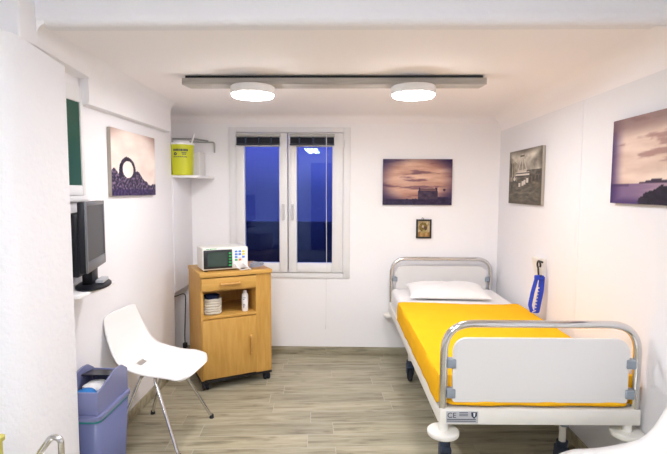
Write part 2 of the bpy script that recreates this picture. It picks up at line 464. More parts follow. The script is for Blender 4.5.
# unseen panel added to light pier and lintel; tube lamp reflects in the window
t = thing('added_panel_lamp', 'added square white panel lamp, unseen, on the near room ceiling above the viewer', 'lamp', (-.3, .2, FCEIL))
obj('housing', box(nb(), -.33, .33, -.33, .33, -.05, 0, .01), 'lampbody', t)
obj('diffuser', box(nb(), -.3, .3, -.3, .3, -.062, -.045, .004), 'panel', t)
t = thing('ceiling_tube_lamp', 'narrow white tube lamp on the near room ceiling by the far door', 'lamp', (-.72, -2.4, FCEIL))
obj('housing', box(nb(), -.15, .15, -.5, .5, -.05, 0, .01), 'lampbody', t)
obj('diffuser', box(nb(), -.13, .13, -.48, .48, -.085, -.045, .01), 'tube', t)

# ------------------------------------------------------------------ blinds
def blind(x0, x1, label, cordx=None):
    t = thing('window_blind', label, 'blind', ((x0 + x1) / 2, BACK - .05, 1.925), 0, 'blinds gathered at the top of the window sashes')
    h = (x1 - x0) / 2
    obj('head_rail', box(nb(), -h, h, -.018, .018, -.012, .012, .003), 'blindrail', t)
    b = nb()
    for k in range(9): box(b, -h + .006, h - .006, -.016, .016, -.0205 - k * .0055, -.0172 - k * .0055, .001, 1)
    box(b, -h + .004, h - .004, -.017, .017, -.082, -.068, .003)
    obj('slats', b, 'slat', t)
    for x in (-h * .55, h * .05, h * .6):
        obj('clip', box(nb(), x - .006, x + .006, -.019, .0, -.085, -.012, .002), 'castor', t)
    if cordx is not None:
        c = cordx - (x0 + x1) / 2
        co = obj('pull_cord', tube(nb(), [(c, -.024, -.0), (c, -.026, -.5), (c + .004, -.03, -1.1), (c, -.03, -1.63)], .0022, 6), 'paper', t)
        obj('cord_knob', lathe(nb(), [(0, 0), (.005, -.003), (.008, -.04), (.0, -.045)], 12, (c, -.03, -1.63)), 'pvc', co)
blind(-.932, -.552, 'gathered grey and black blind at the top of the left window sash')
blind(-.473, -.086, 'gathered grey and black blind on the right window sash with a long white pull cord', -.155)

# ------------------------------------------------------------------ pictures
def lerp3(a, b, t):
    t = max(0, min(1, t)); return tuple(p + (q - p) * t for p, q in zip(a, b))
def lin(c): return tuple(((v / 255 + .055) / 1.055) ** 2.4 if v > 10 else v / 255 / 12.92 for v in c)
def fbm(x, y, s=0): return noise.fractal(Vector((x, y, s)), 1., 2., 5)   # about -1..1
def sstep(a, b, x):
    t = max(0, min(1, (x - a) / (b - a))); return t * t * (3 - 2 * t)

def canvas(name, label, w, h, d, fn, loc, rot, edge, n=150):
    """stretched canvas: local x right, z up, print towards -y; origin at its centre"""
    t = thing(name, label, 'picture', loc, rot)
    obj('canvas_frame', box(nb(), -w / 2, w / 2, 0.001, d, -h / 2, h / 2, .002, 1), edge, t)
    nx = n; ny = max(4, int(n * h / w)); bm = nb(); cl = bm.loops.layers.float_color.new('print')
    vs = [[bm.verts.new((w * (i / nx - .5), 0, h * (j / ny - .5))) for j in range(ny + 1)] for i in range(nx + 1)]
    for i in range(nx):
        for j in range(ny):
            f = bm.faces.new((vs[i][j], vs[i + 1][j], vs[i + 1][j + 1], vs[i][j + 1]))
            for l, (a, c) in zip(f.loops, ((i, j), (i + 1, j), (i + 1, j + 1), (i, j + 1))):
                l[cl] = (*lin(fn(a / nx, c / ny)), 1)
    obj('print', bm, 'print', t, smooth=False)
    return t

def vig(u, v, k=1.):
    d = math.sqrt(((u - .5) * 1.25) ** 2 + ((v - .55) * 1.3) ** 2)
    return sstep(.42, .85, d) * k

def chapel(u, v):
    c = lerp3((176, 128, 112), (226, 186, 162), .5 + .9 * fbm(u * 1.8, v * 7, 2))
    c = lerp3(c, (238, 205, 185), .6 * math.exp(-((v - .55) / .12) ** 2) * math.exp(-((u - .35) / .35) ** 2))
    c = lerp3(c, (104, 66, 84), .75 * sstep(.2, .6, fbm(u * 2 + v, v * 9, 8)))
    c = lerp3(c, (46, 32, 74), vig(u, v, .97))
    g = .13 + .015 * fbm(u * 12, 0, 1) + .05 * math.exp(-((u - .85) / .2) ** 2)
    dark = v < g
    if .51 < u < .80 and v < .30: dark = True
    if v >= .30 and v < .355 and .51 + (v - .30) * .5 < u < .80 - (v - .30) * .6: dark = True
    if .52 < u < .535 and v < .375: dark = True
    if .755 < u < .79 and v < .38: dark = True
    if ((u - .89) / .02) ** 2 + ((v - .33) / .03) ** 2 < 1: return (72, 44, 60)
    if dark:
        k = .5 + .5 * fbm(u * 14, v * 14, 3)
        c = lerp3((24, 18, 44), (66, 52, 88), k)
        if .51 < u < .80 and .13 < v < .30: c = lerp3((40, 30, 54), (92, 72, 92), k)
        if .54 < u < .77 and .31 < v < .345: c = (116, 84, 86)
    return c

def arch(u, v):
    c = lerp3((238, 218, 208), (250, 238, 228), .5 + fbm(u * 2, v * 3, 4))
    c = lerp3(c, (150, 112, 104), sstep(.5, .78, math.hypot((u - .45) * .95, (v - .5) * 1.1)) * .8)
    ux = (u - .325) / .185; vz = (v - .34) / .26
    ro = math.hypot(ux, vz); ri = math.hypot((u - .335) / .115, (v - .405) / .13)
    g = .24 + .06 * fbm(u * 5, 1.) + .14 * math.exp(-((u - .55) / .12) ** 2) - .05 * sstep(.6, .85, u) + .16 * math.exp(-((u - .04) / .09) ** 2)
    ringd = ro < 1 + .05 * fbm(u * 20, v * 20, 7) and ri > 1
    if (ringd and v > .12) or v < g and ri > 1:
        k = .35 + 1.1 * fbm(u * 30, v * 24, 9)
        c = lerp3((24, 18, 46), (150, 128, 150), k)
        if v < .1: c = lerp3(c, (40, 24, 84), .5)
        if ringd and v > .28: c = lerp3((24, 18, 40), (76, 60, 82), k)
    return c

def sea(u, v):
    c = lerp3((206, 176, 160), (236, 214, 200), .5 + .8 * fbm(u * 2.5, v * 6, 12))
    c = lerp3(c, (168, 128, 122), .85 * sstep(.1, .5, fbm(u * 3.5 + 1, v * 10, 5)) * sstep(.3, .5, v))
    c = lerp3(c, (243, 228, 216), .7 * math.exp(-((v - .3) / .12) ** 2) * sstep(.1, .5, u))
    if v < .235: c = lerp3((122, 98, 134), (206, 176, 178), sstep(.1, .55, u) * (.7 + .4 * fbm(u * 4, v * 40, 3)))
    hz = .235
    hill = hz + .045 * math.exp(-((u - .36) / .09) ** 2) + .06 * math.exp(-((u - .78) / .2) ** 2) if u > .17 else 0
    if hz <= v < hill: c = (58, 42, 66)
    if v < .235 and u < .16 and v > .205: c = lerp3(c, (70, 50, 84), .6)
    c = lerp3(c, (38, 20, 84), max((1 - sstep(-.04, .12, u)) * .95, (1 - sstep(.0, .1, v)) * .6))
    c = lerp3(c, (124, 96, 98), sstep(.78, 1.02, v + .08 * (1 - u)) * .75)
    bush = False
    for bx, by, br in ((.34, .03, .1), (.42, .09, .1), (.50, .10, .1), (.58, .13, .09), (.68, .06, .14), (.82, .02, .12), (.46, .15, .05)):
        if math.hypot(u - bx, (v - by) * .85) < br * (1 + .15 * fbm(u * 18, v * 18, 2)): bush = True
    if bush: c = lerp3((16, 12, 30), (40, 30, 52), .5 + fbm(u * 20, v * 20, 3))
    return c

def boat(u, v):
    c = lerp3((112, 106, 96), (226, 218, 202), .5 + .8 * fbm(u * 3, v * 4, 20)) if v > .5 else lerp3((62, 58, 48), (124, 116, 100), .5 + .8 * fbm(u * 6, v * 22, 21))
    if v > .5 and u > .55 and v < .62: c = lerp3((56, 52, 46), (112, 106, 94), .5 + fbm(u * 15, v * 15, 5))
    if u < .28 and .42 < v < .92 - u * .6: c = lerp3((132, 122, 104), (186, 176, 156), .5 + fbm(u * 9, v * 9, 6))
    if u < .16 and .5 < v < .78 and int(u * 22) % 2: c = (62, 56, 50)
    # the boat: hull bands, cabin and rigging
    if .22 < u < .66 and .50 < v < .60 - .05 * abs(u - .44): c = (44, 42, 42) if v < .525 or .555 < v < .575 else (222, 214, 200)
    if .3 < u < .58 and .60 <= v < .64: c = (198, 188, 172)
    if .34 < u < .5 and .63 < v < .7: c = (150, 142, 128)
    if abs(u - .44) < .012 and .6 < v < .93: c = (206, 198, 180)
    if abs(abs(u - .44) - (.93 - v) * .42) < .012 and .62 < v < .93: c = (208, 200, 184)
    if .36 < u < .5 and .87 < v < .9: c = (86, 80, 70)
    if .12 < u < .25 and .4 < v < .52: c = (210, 202, 190) if math.hypot(u - .19, v - .47) < .04 else (66, 62, 56)
    # people along the quay
    for px_, pv, hgt in ((.36, .32, .09), (.46, .34, .1), (.52, .36, .1), (.6, .39, .11), (.68, .4, .1), (.78, .41, .1), (.88, .42, .1), (.95, .42, .1), (.1, .28, .08)):
        if abs(u - px_) < .028 and pv < v < pv + hgt:
            c = (216, 208, 196) if px_ < .64 and px_ > .2 else (58, 54, 50)
            if v > pv + hgt * .8: c = (66, 60, 54)
    e = min(u, 1 - u, v, 1 - v)
    return lerp3(c, (72, 66, 56), .6 * (1 - sstep(0, .12, e)))

canvas('canvas_picture', 'sepia canvas picture of a stone arch ruin hung on the left wall', .625, .39, .022, arch, (LEFT + .023, 3.0, 1.618), R(90), 'canvas_edge')
canvas('canvas_picture', 'wide dusky canvas picture of a lone chapel above the bed head', .593, .393, .022, chapel, (.627, BACK - .023, 1.534), 0, 'darkedge')
canvas('canvas_picture', 'grey canvas picture of a decorated boat and people, hung on the right wall', .625, .40, .022, boat, (RIGHT - .023, 3.525, 1.565), R(-90), 'canvas_edge')
canvas('canvas_picture', 'large canvas picture of sea, islands and dark bushes at right edge of photo', .95, .395, .022, sea, (RIGHT - .023, 1.907, 1.602), R(-90), 'darkedge')

def icon(u, v):
    c = lerp3((150, 132, 96), (196, 178, 140), .5 + fbm(u * 6, v * 6, 3))
    if math.hypot((u - .45) * 1.0, (v - .62) * 1.15) < .34: c = lerp3((92, 76, 40), (150, 126, 66), .5 + fbm(u * 9, v * 9, 8))
    if math.hypot(u - .42, v - .66) < .08: c = (196, 180, 166)
    if math.hypot(u - .64, v - .55) < .12: c = (84, 62, 52)
    if v < .3: c = lerp3((140, 106, 58), (188, 150, 96), .5 + fbm(u * 5, v * 5, 9))
    if .4 < u < .6 and .25 < v < .45: c = (156, 148, 92)
    return c
t = canvas('icon_picture', 'small dark framed icon hanging below the chapel picture', .105, .135, .012, icon, (.69, BACK - .016, 1.13), 0, 'darkedge', 40)
b = nb(); ring(b, -.066, .066, -.083, .083, (.015, .015, .015, .015), -.006, .016, .003); obj('frame', b, 'black', t)
obj('hanging_ring', tube(nb(), [(.008 * math.cos(k * PI / 6) - .01, .004, .088 + .008 * math.sin(k * PI / 6)) for k in range(12)], .002, 8, True), 'black', t)

# ------------------------------------------------------------------ hospital bed
BX0, BX1, BY0, BY1 = .408, 1.290, 2.065, 4.06
bed = thing('hospital_bed', 'white steel hospital bed with chrome end rails along the right wall', 'bed', ((BX0 + BX1) / 2, 3.06, 0))
bed.rotation_euler.z = R(1.03)
o = Vector(bed.location)
BR = Matrix.Translation(o) @ Matrix.Rotation(R(1.03), 4, 'Z') @ Matrix.Translation(-o)
def bobj(name, bm, m, parent=bed, **k):
    x = obj(name, bm, m, parent, **k)
    return x
def off(bm):
    bmesh.ops.transform(bm, matrix=Matrix.Translation(-o), verts=bm.verts); return bm
def bed_end(y, ztop, sgn, z_low):
    xa, xb = BX0 + .017, BX1 - .017
    pts = fillet([(xa, y, z_low), (xa, y, ztop - .017), (xb, y, ztop - .017), (xb, y, z_low)], .13, 12)
    bobj('end_rail', off(tube(nb(), pts, .017, 18)), 'chrome')
    p = bobj('end_panel', off(prism(nb(), rrect(BX0 + .056, BX1 - .056, .53, ztop - .08, [.012, .012, .06, .06]), y - .009, y + .009, 'y')), 'board')
    for x, s in ((xa, 1), (xb, -1)):
        for z in (.57, .705):
            b = nb(); box(b, min(x + s * .012, x + s * .05), max(x + s * .012, x + s * .05), y - .02, y + .02, z - .02, z + .02, .004)
            bobj('panel_clip', off(b), 'greyplastic')
bed_end(BY0, .897, 1, .49); bed_end(BY1, .897, -1, .45)
b = nb()
box(b, BX0 + .0, BX1 - .0, BY0 - .022, BY0 + .022, .432, .503, .006)
bobj('end_beam', off(b), 'cream')
b = nb(); box(b, BX0, BX1, BY1 - .022, BY1 + .022, .415, .503, .006)
bobj('end_beam', off(b), 'cream')
for x in (BX0 - .002, BX1 - .038):
    bobj('side_rail', off(box(nb(), x, x + .04, BY0 + .02, BY1 - .02, .425, .495, .006)), 'cream')
bobj('mattress_platform', off(box(nb(), BX0 + .038, BX1 - .038, BY0 + .03, BY1 - .03, .465, .492, .004)), 'cream')
for y in (BY0, BY1):
    for x in (BX0 + .02, BX1 - .045):
        b = nb(); cyl(b, (x, y, .39), (x, y, .44), .02); 
        cyl(b, (x, y - .0, .376), (x, y, .401), .07, seg=36, bev=.008)
        bobj('bumper_disc', off(b), 'cream')
b = nb()
for x in (.52, 1.13): box(b, x - .02, x + .02, 2.38, 3.62, .25, .29, .005)
for y in (2.46, 3.5): box(b, .52, 1.13, y - .02, y + .02, .25, .29, .005)
for x in (.6, 1.05):
    for y in (2.6, 3.4): tube(b, [(x, y, .27), (x, y + .12, .47)], .016)
bobj('undercarriage', off(b), 'greyplastic')
for x in (.52, 1.13):
    for y in (2.41, 3.575):
        l = bobj('leg', off(cyl(nb(), (x, y, .16), (x, y, .43), .017)), 'cream')
        b = nb(); cyl(b, (x, y, .125), (x, y, .165), .028); 
        box(b, x - .028, x - .02, y - .035, y + .035, .06, .135, .006); box(b, x + .02, x + .028, y - .035, y + .035, .06, .135, .006)
        box(b, x - .026, x + .026, y - .05, y + .03, .115, .14, .008)
        f = bobj('castor', off(b), 'castor', l)
        wheel = lathe(nb(), [(0, -.018), (.045, -.018), (.058, -.012), (.0615, 0), (.058, .012), (.045, .018), (0, .018)], 28)
        bmesh.ops.transform(wheel, matrix=Matrix.Translation((x, y + .01, .062)) @ Matrix.Rotation(PI / 2, 4, 'Y'), verts=wheel.verts)
        bobj('wheel', off(wheel), 'rubber', l)
# rating plate with its CE mark and shield
pl = bobj('rating_plate', off(box(nb(), .435, .575, BY0 - .0245, BY0 - .021, .441, .494, .001)), 'plate')
b = nb(); TX = lambda x, z: Matrix.Translation((x, BY0 - .025, z)) @ Matrix.Rotation(PI / 2, 4, 'X')
text_mesh(b, 'CE', .033, TX(.439, .466))
for z in (.457, .449): box(b, .439, .565, BY0 - .0254, BY0 - .0244, z, z + .003)
for z in (.488, .481, .474): box(b, .492, .53, BY0 - .0254, BY0 - .0244, z, z + .0025)
prism(b, [(.544, .491), (.57, .491), (.569, .474), (.557, .461), (.545, .474)], BY0 - .0254, BY0 - .0244, 'y')
obj('lettering', off(b), 'ink', pl, smooth=False)
obj('shield_mark', off(prism(nb(), [(.553, .488), (.562, .488), (.560, .471), (.555, .471)], BY0 - .0259, BY0 - .0253, 'y')), 'strapwhite', pl, smooth=False)

# mattress under its white sheet
mt = obj('mattress', box(nb(), BX0 + .012, BX1 - .012, BY0 + .035, BY1 - .035, .493, .628, .03, 4), 'linen')
mt.matrix_world = BR
tag(mt, 'mattress in a white sheet lying on the hospital bed', 'mattress')

# yellow blanket draped over the mattress and tucked at the foot
def blanket():
    bm = nb(); x0, x1, y0, zt = BX0 + .004, BX1 - .006, BY0 + .030, .637
    n, m = 70, 110; dl, dr, df = .125, .09, .123
    W = (x1 - x0) + dl + dr; Ln = (3.44 - y0) + df
    def fold(a, lo, hi, r=.03):
        # position along an axis, drop below the top
        if a < lo: return lo, lo - a
        if a > hi: return hi, a - hi
        return a, 0
    vs = []
    for i in range(n + 1):
        row = []
        for j in range(m + 1):
            a = x0 - dl + W * i / n; bb = y0 - df + Ln * j / m
            if j == m: pass
            x, dx = fold(a, x0, x1); y, dy = fold(bb, y0, 9)
            d = max(dx, dy)
            z = zt - d
            # soften the edge
            e = min(x - x0 if dx == 0 else 0, x1 - x if dx == 0 else 0, y - y0 if dy == 0 else 0)
            if d == 0 and e < .03: z -= .012 * (1 - e / .03) ** 2
            if d > 0:
                s = min(1, d / .04)
                if dx > dy: x += (-1 if a < x0 else 1) * .006 * s * (1 + .8 * noise.noise(Vector((0, bb * 9, 0))))
                else: y -= (.031 + .004 * math.sin(a * 23)) * sstep(.07, .112, d) * sstep(x0 + .03, x0 + .06, a) * (1 - sstep(x1 - .06, x1 - .03, a))
                z += .012 * noise.noise(Vector((a * 7, bb * 7, 3))) * s * (0 if dy > 0 else 1)
            else:
                z += .004 * noise.noise(Vector((a * 5, bb * 5, 1))) + .002 * noise.noise(Vector((a * 16, bb * 16, 1))) + .002
            yy = y + (.02 * math.sin(a * 5) + .01 * noise.noise(Vector((a * 9, 0, 0)))) * (j / m) ** 6 - .03 * (a - x0) * (j / m) ** 6
            row.append(bm.verts.new((x, yy, z)))
        vs.append(row)
    for i in range(n):
        for j in range(m): bm.faces.new((vs[i][j], vs[i + 1][j], vs[i + 1][j + 1], vs[i][j + 1]))
    return bm
bl = obj('blanket', blanket(), 'blanket', angle=80)
so = bl.modifiers.new('thick', 'SOLIDIFY'); so.thickness = .007; so.offset = 1
bl.matrix_world = BR
tag(bl, 'bright yellow blanket spread over the hospital bed', 'blanket')

# pillow
def pillow():
    bm = nb(); n, m = 44, 28
    def pt(u, v, s):
        a, c = abs(u), abs(v)
        th = max(0, 1 - a ** 3.2) ** .55 * max(0, 1 - c ** 3.2) ** .55
        sc = 1 - .07 * (1 - a * a) * (c ** 4) ; sd = 1 - .06 * (1 - c * c) * (a ** 4)
        wr = noise.noise(Vector((u * 2.5, v * 2.5, s))) * .012 + noise.noise(Vector((u * 6, v * 6, s))) * .005
        z = (.058 * th if s > 0 else -.022 * th) + (wr * th if s > 0 else 0)
        return Vector((.312 * u * sd, .2 * v * sc, z))
    for s in (1, -1):
        vs = [[bm.verts.new(pt(2 * i / n - 1, 2 * j / m - 1, s)) for j in range(m + 1)] for i in range(n + 1)]
        for i in range(n):
            for j in range(m): bm.faces.new((vs[i][j], vs[i + 1][j], vs[i + 1][j + 1], vs[i][j + 1]))
    bmesh.ops.remove_doubles(bm, verts=bm.verts, dist=.0008)
    return bm
p = obj('pillow', pillow(), 'linen', angle=100); p.location = (.815, 3.74, .666); p.rotation_euler = (R(4), R(0), R(-2))
tag(p, 'plump white pillow at the head of the bed', 'pillow')

# ------------------------------------------------------------------ chairs
def shell_point(u, v):
    """u across -1..1, v along 0 (front edge) .. 1 (top of the back). local +x is forward"""
    prof = [(.235, .418), (.205, .432), (.12, .434), (.0, .424), (-.09, .424), (-.15, .443), (-.185, .50), (-.21, .58), (-.235, .67), (-.255, .755)]
    s = v * (len(prof) - 1); k = min(int(s), len(prof) - 2); f = s - k
    def cr(a, b, c, d, t): return .5 * ((2 * b) + (-a + c) * t + (2 * a - 5 * b + 4 * c - d) * t * t + (-a + 3 * b - 3 * c + d) * t ** 3)
    g = lambda i: prof[max(0, min(len(prof) - 1, i))]
    x = cr(g(k - 1)[0], g(k)[0], g(k + 1)[0], g(k + 2)[0], f); z = cr(g(k - 1)[1], g(k)[1], g(k + 1)[1], g(k + 2)[1], f)
    ws = [.175, .218, .228, .226, .222, .215, .205, .195, .185, .165]
    w = ws[k] + (ws[k + 1] - ws[k]) * f
    # sides curl up around the seat-back bend, top and front corners round off
    curl = .045 * math.exp(-((v - .5) / .22) ** 2) * abs(u) ** 3
    x += curl * .6; z += curl
    z -= .012 * abs(u) ** 3 * max(0, 1 - v / .25)
    if v > .8: x += 0; z -= .018 * abs(u) ** 4 * (v - .8) / .2
    if v < .25: x -= .045 * abs(u) ** 4 * (1 - v / .25)
    return Vector((x, w * u, z))
def chair_proto(label, loc, rz):
    t = thing('shell_chair', label, 'chair', loc, rz, 'white shell chairs with chrome legs')
    bm = nb(); n, m = 22, 48
    vs = [[bm.verts.new(shell_point(2 * i / n - 1, j / m)) for j in range(m + 1)] for i in range(n + 1)]
    for i in range(n):
        for j in range(m):
            if 9 <= i <= 12 and 23 <= j <= 25: continue      # the square hole at the bend
            bm.faces.new((vs[i][j], vs[i + 1][j], vs[i + 1][j + 1], vs[i][j + 1]))
    s = obj('seat_shell', bm, 'chairwhite', t, angle=80)
    so = s.modifiers.new('thick', 'SOLIDIFY'); so.thickness = .008; so.offset = 0
    b = nb(); box(b, -.1, .1, -.09, -.06, .395, .418, .004); box(b, -.1, .1, .06, .09, .395, .418, .004)
    tube(b, [(-.06, -.12, .402), (-.06, .12, .402)], .009); tube(b, [(.02, -.12, .402), (.02, .12, .402)], .009)
    obj('under_frame', b, 'steel', t)
    for sx, ex in ((.02, .205), (-.06, -.195)):
        for sy in (-1, 1):
            pts = fillet([(sx - (.0), sy * .05, .402), (sx, sy * .135, .402), (ex, sy * .235, .008)], .035, 8)
            l = obj('leg', tube(nb(), pts, .0095, 14), 'chrome', t)
            obj('rubber_foot', cyl(nb(), (ex - .0, sy * .235, 0), (ex, sy * .235, .022), .015, .0125), 'rubber', l)
    return t
chair = chair_proto('white plastic shell chair with chrome legs beside the blue bin', (-1.073, 2.725, 0), R(-6))
dup(chair, (1.037, 1.605, 0), R(183), 'white plastic shell chair in the near right corner, at the foot of the bed')

# ------------------------------------------------------------------ waste bin
bx0, bx1, by0, by1 = -1.325, -1.108, 2.062, 2.402
wb = thing('waste_bin', 'blue violet swing-top waste bin standing beside the pier', 'bin', ((bx0 + bx1) / 2, (by0 + by1) / 2, 0))
hx, hy = (bx1 - bx0) / 2, (by1 - by0) / 2
def frus(b, z0, z1, k0, k1, rad=.03):
    """rounded tapered tub wall"""
    rings = []
    for z, k in ((z0, k0), (z1, k1)):
        rings.append([b.verts.new((x * 1, y * 1, z)) for x, y in rrect(-hx * k, hx * k, -hy * k, hy * k, rad, 5)])
    a, c = rings; n = len(a)
    for i in range(n): b.faces.new((a[i], a[(i + 1) % n], c[(i + 1) % n], c[i]))
    return a, c
b = nb(); a, c = frus(b, 0, .40, .8, .94); b.faces.new(a); 
b2 = obj('body', b, 'bin', wb); so = b2.modifiers.new('thick', 'SOLIDIFY'); so.thickness = .004
b = nb(); prism(b, rrect(-hx * .955, hx * .955, -hy * .955, hy * .955, .03, 5), .392, .404)
obj('bag_rim', b, 'teal', wb)
b = nb()
prism(b, rrect(-hx, hx, -hy, hy, .032, 6), .404, .422)
obj('lid_rim', b, 'binlid', wb)
# lid: two humped cheeks joined by a low front and back wall, open in the middle
hump = [(-hy * .86, .422), (-hy * .83, .53)]
for k in range(11):
    q = k / 10; hump.append((-hy * .83 + q * hy * 1.2, .53 + .046 * sstep(0, 1, q)))
hump += [(hy * .6, .572), (hy * .85, .545), (hy * .93, .535), (hy * .93, .422)]
b = nb(); prism(b, hump, hx * .76, hx * .84, 'x'); prism(b, hump, -hx * .84, -hx * .76, 'x')
box(b, -hx * .8, hx * .8, -hy * .86, -hy * .78, .422, .53, .006); box(b, -hx * .8, hx * .8, hy * .86, hy * .93, .422, .535, .006)
obj('lid', b, 'binlid', wb)
b = nb(); prism(b, [(hy * .2, .545), (hy * .8, .532), (hy * .8, .525), (hy * .2, .538)], -hx * .75, hx * .75, 'x')
obj('swing_flap', b, 'black', wb)
b = nb(); box(b, -hx * .78, hx * .78, -hy * .78, hy * .84, .43, .44)
obj('bin_liner', b, 'black', wb)
def blob(sx, sy, sz, seed, k=.25, sub=3):
    b = nb(); bmesh.ops.create_icosphere(b, subdivisions=sub, radius=1)
    for v in b.verts:
        v.co *= 1 + k * noise.noise(v.co * 2 + Vector((seed, 0, 0)))
        v.co = Vector((v.co.x * sx, v.co.y * sy, v.co.z * sz))
    return b
g = obj('crumpled_wrapper', blob(.055, .045, .03, 3), 'blue'); g.location = (-1.225, 2.165, .485)
tag(g, 'crumpled bright blue wrapper lying in the open waste bin', 'wrapper')
g = obj('paper_towel', blob(.065, .06, .032, 8, .2), 'paper'); g.location = (-1.225, 2.27, .48)
tag(g, 'crumpled white paper towel lying in the open waste bin', 'paper towel')

# ------------------------------------------------------------------ television on its ledge
sh = obj('wall_ledge', box(nb(), LEFT, -1.175, 2.06, 2.40, .971, .989, .004), 'white')
tag(sh, 'small white wall ledge under the television', 'shelf')
tv = thing('television', 'small black flat television with silver bezel standing on the wall ledge', 'television', (-1.216, 2.285, .989), math.atan2(.38, -.105))
# local x runs from near edge to far edge along the screen, local -y... screen side is local -y after rotation
Wt, Ht, z0 = .185, .325, .088
b = nb(); box(b, -Wt, Wt, -.0, .03, z0, z0 + Ht, .006); obj('casing', b, 'tv', tv)
b = nb(); box(b, -Wt + .015, Wt - .09, .028, .075, z0 - .02, z0 + Ht - .05, .014); obj('back_cover', b, 'tv', tv)
b = nb(); ring(b, -Wt, Wt, z0, z0 + Ht, (.016, .016, .05, .018), -.008, .001, .003); obj('bezel', b, 'tvbezel', tv)
obj('screen', box(nb(), -Wt + .015, Wt - .015, -.004, .001, z0 + .045, z0 + Ht - .015), 'screen', tv, smooth=False)
b = nb(); box(b, -.06, .06, .005, .05, .012, z0 + .02, .004); obj('neck', b, 'tv', tv)
b = nb(); lathe(b, [(0, 0), (1, 0), (1.0, .008), (.9, .014), (0, .018)], 40)
bmesh.ops.transform(b, matrix=Matrix.Translation((0.0, .012, 0)) @ Matrix.Diagonal((.15, .075, 1, 1)), verts=b.verts); obj('base', b, 'tv', tv)
rc = obj('remote_control', box(nb(), -.018, .018, -.055, .055, 0, .016, .004), 'plate')
rc.location = (-1.195, 2.30, 1.0072); rc.rotation_euler = (0, 0, R(14))
tag(rc, 'small silver remote control resting on the television base', 'remote control')

# ------------------------------------------------------------------ bedside cabinet
cb = thing('bedside_cabinet', 'beech veneer bedside cabinet on castors below the window', 'cabinet', (-1.02, 3.32, 0), R(28.5))
cb.scale = (1.05, 1, 1.032)
# local: x along the front, y into the depth, front at y=0
CW, CD, CH = .505, .445, .838
b = nb()
box(b, 0, .018, 0.0, CD, .07, .805, .001); box(b, .388, .406, 0.0, CD, .07, .805, .001); box(b, .488, .505, 0.003, CD, .07, .805, .001)
box(b, .018, .388, CD - .012, CD, .07, .805); box(b, .018, .388, .02, CD - .012, .07, .09); box(b, .018, .388, .02, CD - .012, .70, .712)
box(b, .406, .488, .0, .016, .07, .805, .001); box(b, .406, .488, CD - .012, CD, .07, .805); box(b, .406, .488, .016, CD, .07, .09)
obj('carcass', b, 'beech', cb, smooth=False)
obj('top_panel', box(nb(), -.004, CW + .003, -.014, CD + .004, .808, CH, .004), 'beech_h', cb)
obj('shelf', box(nb(), .018, .388, .0, CD - .012, .512, .53, .001), 'beech_h', cb)
dr = obj('drawer', box(nb(), .006, .386, -.016, .002, .715, .80, .003), 'beech_h', cb)
b = nb(); tube(b, fillet([(.135, -.012, .757), (.135, -.036, .757), (.265, -.036, .757), (.265, -.012, .757)], .02), .0095, 12); obj('handle', b, 'beech_dark', dr)
do = obj('door', box(nb(), .006, .386, -.016, .002, .085, .508, .003), 'beech', cb)
b = nb(); tube(b, fillet([(.345, -.012, .23), (.345, -.036, .23), (.345, -.036, .36), (.345, -.012, .36)], .02), .0095, 12); obj('handle', b, 'beech_dark', do)
obj('base_panel', box(nb(), -.004, CW, -.006, CD, .058, .074, .002), 'black', cb)
for x, y in ((.03, .03), (CW - .03, .03), (.03, CD - .03), (CW - .03, CD - .03)):
    b = nb(); box(b, x - .018, x + .018, y - .02, y + .02, .045, .06, .003)
    box(b, x - .006, x + .006, y - .02, y + .02, .03, .05, .003)
    c = obj('castor', b, 'black', cb)
    for s in (-1, 1):
        obj('wheel', cyl(nb(), (x + s * .004, y, .028), (x + s * .021, y, .028), .028, bev=.004), 'rubber', c)
CM = Matrix.Translation(cb.location) @ Matrix.Rotation(R(28.5), 4, 'Z') @ Matrix.Diagonal((1.05, 1, 1.032, 1))

# things in the open shelf
rl = thing('rope_roll', 'pale ribbed roll with a dark hollow centre in the cabinet shelf', 'roll', CM @ Vector((.095, .095, .531)))
b = nb()
for k in range(6): 
    z = .012 + k * .019
    tube(b, [(.062 * math.cos(a * PI / 16), .062 * math.sin(a * PI / 16), z + .002 * math.sin(a)) for a in range(32)], .0105, 10, True)
obj('coils', b, 'rib', rl)
obj('core', lathe(nb(), [(0, .0), (.054, 0), (.054, .03), (.05, .132), (.056, .138), (.06, .134)], 32), 'navy', rl)
sp = thing('spray_can', 'white spray can with dark print in the cabinet shelf', 'spray can', CM @ Vector((.325, .06, .531)))
obj('can', lathe(nb(), [(0, 0), (.023, 0), (.0245, .003), (.0245, .118), (.021, .13), (.014, .136), (0, .136)], 32), 'white', sp)
obj('cap', lathe(nb(), [(0, .134), (.013, .134), (.013, .152), (.010, .156), (0, .156)], 24), 'paper', sp)
b = nb()
for k, (z, wd) in enumerate(((.1, 14), (.088, 9), (.05, 11), (.04, 12), (.03, 8))):
    for j in range(wd):
        a = R(-115 + j * 3.6); c, s_ = math.cos(a), math.sin(a)
        if (j * 7 + k) % 5: b.faces.new([b.verts.new((.0249 * math.cos(a + q), .0249 * math.sin(a + q), z + h)) for q, h in ((0, 0), (.05, 0), (.05, .006), (0, .006))])
obj('printed_text', b, 'ink', sp, smooth=False)

